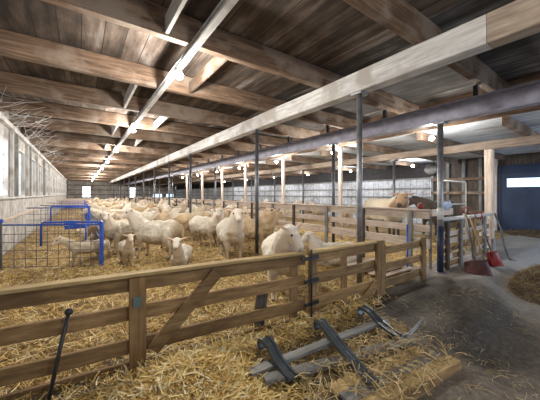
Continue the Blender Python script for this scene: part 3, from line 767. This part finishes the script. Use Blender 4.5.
# white diagonal braces and wall pipes
mb = MB()
for cy in (6.4, 7.2, 8.1, 9.4, 10.8, 12.4, 14.2, 16.5):
    for q in range(13):
        p0 = Vector((XL+U(.12, .2), cy+U(-.5, .5), U(2.5, 3.1))); p1 = Vector((XL+U(.3, 1.1), cy+U(-.7, .7), U(2.95, 3.24)))
        if random.random() < .4: p0.z = U(2.9, 3.2); p0.x = XL+U(.3, .8)
        md = p0.lerp(p1, .5)-Vector((0, 0, U(.03, .16))); rr = U(.0015, .0035)
        mb.tube([p0, p0.lerp(md, .6), md.lerp(p1, .2), p1], rr, 4)
tag(mb.build('hanging_cobwebs', plain('dusty cobweb', (.78, .77, .75), .9)), 'dusty pale cobwebs hanging between the limewashed wall and the joists', 'cobweb', kind='stuff')
for k, yy in enumerate((7.85, 9.75, 10.4, 12.3, 12.9, 14.8, 17.4, 20)):
    o = MB().plank((XL+.05, yy, 1.38), (XL+.05, yy, 3.13), .08, .09, up=(1, 0, 0)).build('wall_stud', M['whiteZ'] if k % 2 else M['greyZ'])
    tag(o, 'upright stud on the limewashed wall above the ledge, %s one from the wooden fence' % ORD[k], 'stud', 'studs on the limewashed wall')

# ------------------------------------------------------------------ sheep
bm = bmesh.new(); bmesh.ops.create_icosphere(bm, subdivisions=2, radius=1)
ICO_V = np.array([v.co[:] for v in bm.verts]); ICO_F = np.array([[v.index for v in f.verts] for f in bm.faces]); bm.free()
def animal_mesh(name, yaw=0, neck='up', lie=False, lamb=False, cow=False):
    """facing +X, feet at z = 0; blended into one skin"""
    S = []                                                     # (centre, radii, rotation)
    def el(c, r, rot=None): S.append((Vector(c), Vector(r if not isinstance(r, (int, float)) else (r, r, r)), rot))
    def chain(pts, rs):
        for a, b, ra, rb in zip(pts, pts[1:], rs, rs[1:]):
            a, b = Vector(a), Vector(b); n = max(2, int((b-a).length/(min(ra, rb)*.35))+1)
            for k in range(n+1): el(a.lerp(b, k/n), ra+(rb-ra)*k/n)
    kb = .72 if lamb else 1.0
    dz = -.30 if lie else 0
    el((0, 0, .57+dz), (.45, .235*kb, .235*kb)); el((.27, 0, .58+dz), (.22, .19*kb, .225*kb)); el((-.30, 0, .60+dz), (.25, .215*kb, .215*kb))
    el((.02, 0, .49+dz), (.38, .25*kb, .215*kb)); el((.36, 0, .64+dz), (.15, .14*kb, .17*kb))
    if cow:
        el((0, 0, .52), (.5, .25, .27)); el((-.38, 0, .68), (.14, .2, .11)); el((-.2, 0, .34), (.12, .1, .08))
    lr = .9 if not lamb else 1.05
    for s in (-1, 1):
        y = .115*s*(kb+.1)
        if lie:
            chain([(.30, y, .28), (.42, y*1.1, .12), (.30, y*1.2, .05), (.2, y*1.2, .045)], [.09, .06, .038, .032])
            chain([(-.30, y*1.2, .28), (-.15, y*1.8, .14), (-.32, y*1.8, .06), (-.15, y*1.9, .045)], [.13, .09, .045, .034])
        else:
            j = U(-.04, .04)
            chain([(.28, y, .50), (.29, y, .40), (.30+j, y, .26), (.295+j, y, .22), (.30+j*1.2, y, .075), (.32+j*1.2, y, .03)], [.10, .075, .043*lr, .036*lr, .029*lr, .036*lr])
            chain([(-.33, y, .58), (-.28, y*1.15, .42), (-.40+j, y*1.1, .27), (-.405+j, y*1.1, .22), (-.37+j, y*1.1, .075), (-.35+j, y*1.1, .03)], [.14, .095, .046*lr, .037*lr, .03*lr, .036*lr])
    # neck and head
    nb = Vector((.40, 0, .68+dz)); cy, sy = math.cos(yaw), math.sin(yaw)
    if neck == 'up':    n1, hd, pit = Vector((.50+.02*cy, .04*sy, .86+dz)), Vector((.535+.05*cy, .09*sy, .965+dz)), -.42
    elif neck == 'mid': n1, hd, pit = Vector((.54, .05*sy, .76+dz)), Vector((.64, .12*sy, .83+dz)), -.55
    elif neck == 'reach': n1, hd, pit = Vector((.56, .0, .84+dz)), Vector((.68, .04*sy, .955+dz)), -.75
    else: n1, hd, pit = Vector((.56, .04*sy, .50)), Vector((.66, .10*sy, .34)), -1.0
    chain([nb, n1, hd], [.18*kb, .135*kb, .092])
    f = Vector((cy*math.cos(pit), sy*math.cos(pit), math.sin(pit))); sd = Vector((-sy, cy, 0)); up = f.cross(sd)*-1 if False else sd.cross(f)*-1
    up = f.cross(sd); up = -up if up.z < 0 else up
    hs = 1.18 if lamb else 1.0
    mw = 1.35 if cow else 1.0
    sk = hd+f*.03+up*.015
    el(sk, .083*hs); chain([sk, sk+f*.10-up*.008, sk+f*.185-up*.022, sk+f*.21-up*.026], [.078*hs, .062*hs*mw, .047*hs*mw, .04*hs*mw])
    el(sk+f*.10-up*.05, (.05, .05, .045))
    el(sk+f*.075+up*.035, .048)
    for s in (-1, 1):
        el(sk+f*.055+sd*s*.055+up*.028, .025)
        eb = sk-f*.03+sd*s*.07+up*.035; de = (sd*s*1.0-f*.25+up*(.16 if neck != 'down' else .05)).normalized()
        for q in range(7):
            w = q/6; R = Matrix((de, f, up)).transposed()
            el(eb+de*(.015+.115*w*hs), (.026, .012+.026*math.sin(PI*(.12+.8*w)), .012), R)
        if cow: chain([eb+up*.03, eb+up*.10+sd*s*.03], [.018, .008])
    if not lie: chain([(-.52, 0, .68), (-.57, 0, .60), (-.575, 0, .42 if not cow else .25)], [.05, .042, .03])
    if lamb: chain([(-.5, 0, .62), (-.56, 0, .5), (-.56, 0, .3)], [.03, .028, .024])
    VV = []; FF = []
    for c, r, rot in S:
        q = ICO_V*np.array(r)
        if rot: q = q @ np.array(rot).T
        FF.append(ICO_F+len(VV)*len(ICO_V)); VV.append(q+np.array(c))
    me = bpy.data.meshes.new(name); me.from_pydata(np.concatenate(VV).tolist(), [], np.concatenate(FF).tolist())
    o = bpy.data.objects.new(name, me); COL.objects.link(o)
    md = o.modifiers.new('r', 'REMESH'); md.mode = 'VOXEL'; md.voxel_size = .015 if not lamb else .013; md.use_smooth_shade = True
    sm = o.modifiers.new('s', 'SMOOTH'); sm.factor = .5; sm.iterations = 5
    dg = bpy.context.evaluated_depsgraph_get(); me2 = bpy.data.meshes.new_from_object(o.evaluated_get(dg))
    o.modifiers.clear(); o.data = me2; bpy.data.meshes.remove(me)
    me2.name = name
    # zones: red = bare face, ears and shanks, green = hooves and nose, blue = dirty lower wool
    n = len(me2.vertices); col = np.zeros((n, 4))
    hc = sk+f*.09
    for i, v in enumerate(me2.vertices):
        p = v.co; no = v.normal
        rel = p-sk; ax = rel.dot(f); lat = abs(rel.dot(sd))
        face = sstep(-.07, -.01, ax)*(1 if rel.length < .36 else 0)
        upc = rel.dot(up); isear = lat > .085 and rel.length < .26 and -.09 < ax < .06 and -.035 < upc < .12
        if isear: face = 1
        leg = (1-sstep(.22, .36, p.z)) if not lie else (1-sstep(.05, .1, p.z))
        red = max(face, leg)
        hoof = (1-sstep(.035, .055, p.z)) if not lie else 0
        nose = sstep(.205, .228, ax) if rel.length < .32 else 0
        if not cow and red < .5 and not lamb:
            a = .014*noise.fractal(p*9, 1, 2, 3)+.006*noise.noise(p*26)
            v.co = p+no*a*(1-red)
        dirt = max(0, 1-sstep(.36+dz, .54+dz, p.z))*.7+(.8*(1-sstep(-.50, -.38, p.x)) if not lamb else 0)
        if neck == 'reach': dirt *= .5
        col[i, :3] = (red, max(hoof, nose*.45), min(1, dirt)*(1-face))
        if isear and not cow: col[i, 3] = sstep(.09, .125, lat)
        if cow: col[i, 0] = face; col[i, 2] = 0; col[i, 1] = max(hoof, 1-sstep(.3, .42, p.z), nose)
    at = me2.color_attributes.new('zones', 'FLOAT_COLOR', 'POINT'); at.data.foreach_set('color', col.ravel())
    me2.materials.append(M['f_white'])
    # eyes
    for s in (-1, 1):
        bm = bmesh.new(); bmesh.ops.create_uvsphere(bm, u_segments=10, v_segments=6, radius=.0145*hs)
        em = bpy.data.meshes.new('eye'); bm.to_mesh(em); bm.free(); em.materials.append(M['eye'])
        em.polygons.foreach_set('use_smooth', [True]*len(em.polygons))
        e = bpy.data.objects.new('eye', em); COL.objects.link(e); e.parent = o; e.location = sk+f*.062+sd*s*.0735*(1.03 if not lamb else 1.08)+up*.032
    return o
PR = {}
def proto(key, **kw):
    o = animal_mesh('cow' if kw.get('cow') else 'lamb' if kw.get('lamb') else 'sheep', **kw); PR[key] = [o, False]
    return o
proto('up'); proto('upL', yaw=1.0); proto('upR', yaw=-1.0); proto('side', yaw=-1.9, neck='up'); proto('mid', neck='mid'); proto('midL', yaw=.9, neck='mid')
proto('down', neck='down'); proto('downR', yaw=-.6, neck='down'); proto('lie', lie=True, yaw=.5); proto('reach', neck='reach', yaw=.75)
proto('lamb', lamb=True); proto('lambdown', lamb=True, neck='mid', yaw=.3)
proto('cow', cow=True, neck='mid', yaw=-1.0)
TO_CAM = math.degrees(math.atan2(-CS, -SN))
placed = []
SEG = []
def segpts(x, y, deg, s):
    a = math.radians(deg); return np.array([(x+math.cos(a)*q*s, y+math.sin(a)*q*s) for q in np.linspace(-.5, .78, 9)])
def clear(x, y, deg, s, gap=.47):
    p = segpts(x, y, deg, s)
    return all(((p[:, None]-q[None])**2).sum(2).min() > gap*gap for q in SEG)
def animal(key, x, y, deg, mat, s, label, group, cat='sheep', eyes=True):
    o, use = PR[key]
    if use:
        src = o; o = src.copy(); COL.objects.link(o)
        if eyes:
            for ch in list(src.children):
                c = ch.copy(); COL.objects.link(c); c.parent = o
    else:
        PR[key][1] = True
    SEG.append(segpts(x, y, deg, s)); o.location = (x, y, bed_z(x, y)+.005); o.rotation_euler = (0, 0, math.radians(deg)); o.scale = (s, s, s)
    o.material_slots[0].link = 'OBJECT'; o.material_slots[0].material = M[mat]
    
    tag(o, label, cat, group); placed.append((x, y, .5*s+.12))
    return o
def an(key, u, v, rel, mat, s, label, group=None, cat='sheep'):
    # rel: 0 faces the camera, -90 faces picture left, 90 picture right, 180 away
    p = gp(u, v); return animal(key, p.x, p.y, math.degrees(math.atan2(-p.y, -p.x))+rel, mat, s, label, group, cat)
an('upL', 157, 259, -122, 'f_white', 1.06, 'large white ewe standing with its brown stained rump turned to the fence', 'near ewes')
an('lamb', 127, 266, 8, 'f_lamb', .64, 'cream lamb standing face on beside the blue gate post', 'near lambs', 'lamb')
an('lambdown', 87, 266, -95, 'f_lamb', .66, 'cream lamb side on behind the latched blue wire gate', 'near lambs', 'lamb')
an('down', 113, 249, 110, 'f_tan', .95, 'tan ewe with lowered head just behind the face on lamb', 'near ewes')
an('downR', 119, 234, 75, 'f_tan', 1.05, 'broad tan ewe grazing side on beyond the face on lamb', 'near ewes')
an('lamb', 181, 279, -8, 'f_white', .72, 'white lamb with pink ears looking over the brace of the fence', 'near lambs', 'lamb')
an('up', 231, 259, 10, 'f_white', 1.1, 'large white ewe standing face on in the middle of the pen', 'near ewes')
an('upR', 206, 247, 42, 'f_white', 1.04, 'white ewe turned a little towards the large face on ewe', 'near ewes')
an('upL', 256, 252, 48, 'f_tan', 1.02, 'tan yellow ewe beside the large face on ewe, close to the second steel post', 'near ewes')
animal('reach', 2.36, 3.06, 238, 'f_white', 1.04, 'white ewe with orange ears resting its head over the fence cap board', 'near ewes')
an('lie', 336, 266, -72, 'f_white', .95, 'white ewe lying down behind the gate by the plank fence', 'near ewes')
an('up', 185, 238, 95, 'f_cream', 1.02, 'cream ewe side on, head up, behind the white lamb', 'near ewes')
an('mid', 163, 236, 165, 'f_cream', 1.0, 'cream ewe seen from behind next to the large brown rumped ewe', 'near ewes')
an('upL', 222, 231, -20, 'f_tan', .98, 'tan ewe looking out behind the two white face on ewes', 'near ewes')
an('down', 146, 235, -60, 'f_white', 1.0, 'white ewe grazing behind the head of the brown rumped ewe', 'near ewes')
an('up', 243, 236, 5, 'f_cream', 1.0, 'cream ewe facing out near the second steel post', 'near ewes')
an('lie', 95, 243, -60, 'f_cream', .7, 'cream young sheep lying inside the second wire pen', 'near ewes')
# the flock further back
LEFT, RIGHT, CAM, AWAY = 144.7, -35.3, 234.7, 54.7
NAMES = {'f_white': 'white', 'f_cream': 'cream', 'f_tan': 'tan'}
POSE = {'up': 'head up', 'upL': 'head turned', 'upR': 'head turned aside', 'side': 'looking back', 'mid': 'neck lowered', 'midL': 'neck lowered and turned', 'down': 'grazing', 'downR': 'grazing aside', 'lie': 'lying'}
near_posts = [(XB1, y) for y in B1Y]
n = 0; tries = 0
while n < 104 and tries < 9000:
    tries += 1
    x = U(.75, 4.75); y = 7.0+31*random.random()**1.55
    key = random.choice(['up', 'up', 'upL', 'upR', 'side', 'mid', 'midL', 'down', 'downR', 'up']); mat = random.choice(['f_white', 'f_white', 'f_cream', 'f_cream', 'f_tan'])
    deg = random.choice([LEFT, RIGHT, CAM, AWAY, CAM, AWAY])+U(-40, 40)
    if (x < 1.6 and y > 30) or not clear(x, y, deg, 1) or any(((segpts(x, y, deg, 1)-np.array(q))**2).sum(1).min() < .36**2 for q in near_posts): continue
    zone = 'by the wire pens' if x < 1.9 else 'mid pen' if x < 3.1 else 'along the steel posts' if x < 3.9 else 'along the plank fence'
    row = ('front of the flock', 'mid flock', 'deep in the flock', 'far end of the flock')[0 if y < 12 else 1 if y < 17 else 2 if y < 25 else 3]
    lab = '%s ewe, %s, %s, %s' % (NAMES[mat], POSE[key], zone, row)
    animal(key, x, y, deg, mat, U(.9, 1.03), lab, lab, eyes=y < 16); n += 1
# animals across the plank fence
n = 0
while n < 14:
    x = U(7.2, 11.6); y = U(7.5, 26)
    dg_ = U(0, 360)
    if not clear(x, y, dg_, 1) or abs(x-XB3) < .9: continue
    mat = random.choice(['f_white', 'f_cream']); key = random.choice(['up', 'mid', 'side'])
    lab = '%s ewe, %s, in the pen beyond the plank fence' % (NAMES[mat], POSE[key])
    animal(key, x, y, dg_, mat, 1.0, lab, lab, eyes=False); n += 1
c1 = gp(384, 238); animal('cow', c1.x, c1.y, math.degrees(math.atan2(-c1.y, -c1.x))+38, 'cow_cream', 1.6, 'cream cow with brown head standing beyond the plank fence', 'cattle', 'cow')
animal('cow', c1.x+2.2, c1.y-.75, 165, 'cow_dark', 1.5, 'dark brown cow beyond the plank fence next to the cream cow', 'cattle', 'cow')

# ------------------------------------------------------------------ clutter by the side wall
o = thing('ventilator', 'round dark ventilator drum hung under the lean-to joists', 'fan', (11.4, 4.9, 2.3))
MB().tube([(11.2, 4.9, 2.42), (11.6, 4.9, 2.42)], .26, 20).build('drum', M['steel'], o, True)
MB().tube([(11.17, 4.9, 2.42), (11.2, 4.9, 2.42)], [.2, .24], 20).build('guard', M['galv'], o, True)
MB().box((11.37, 4.88, 2.66), (11.43, 4.92, 2.78)).build('hanger', M['galv'], o)
o = thing('pipe_frame', 'thin white pipe frame standing beside the pale wooden post', 'pipe', (7.5, 2.6, 0))
MB().tube([(6.75, 2.75, -.02), (6.75, 2.75, 1.72), (6.8, 2.75, 1.76), (8.05, 2.7, 1.76), (8.1, 2.7, 1.72), (8.1, 2.7, -.02)], .018, 10).build('pipe', M['whitepipe'], o, True)
MB().tube([(6.75, 2.75, 1.2), (8.1, 2.7, 1.2)], .014, 8).build('cross_pipe', M['whitepipe'], o, True)

# ------------------------------------------------------------------ light and view
w = bpy.data.worlds.new('sky'); scene.world = w; w.use_nodes = True
bg = w.node_tree.nodes['Background']; bg.inputs[0].default_value = (.78, .87, 1, 1); bg.inputs[1].default_value = .75
# unseen bluish area light added at the open end, cooling lean-to and alley
a = bpy.data.lights.new('open_end_fill', 'AREA'); a.shape = 'RECTANGLE'; a.size = 6; a.size_y = 2.6; a.energy = 130; a.color = (.66, .80, 1)
ao = bpy.data.objects.new('open_end_fill', a); COL.objects.link(ao); ao.location = (10.2, YB-.2, 1.5); ao.rotation_euler = (math.radians(90), 0, 0)
scene.view_settings.view_transform = 'Standard'; scene.view_settings.look = 'None'; scene.view_settings.gamma = 1
scene.view_settings.use_curve_mapping = False
scene.view_settings.exposure = 0.42
scene.cycles.use_denoising = True
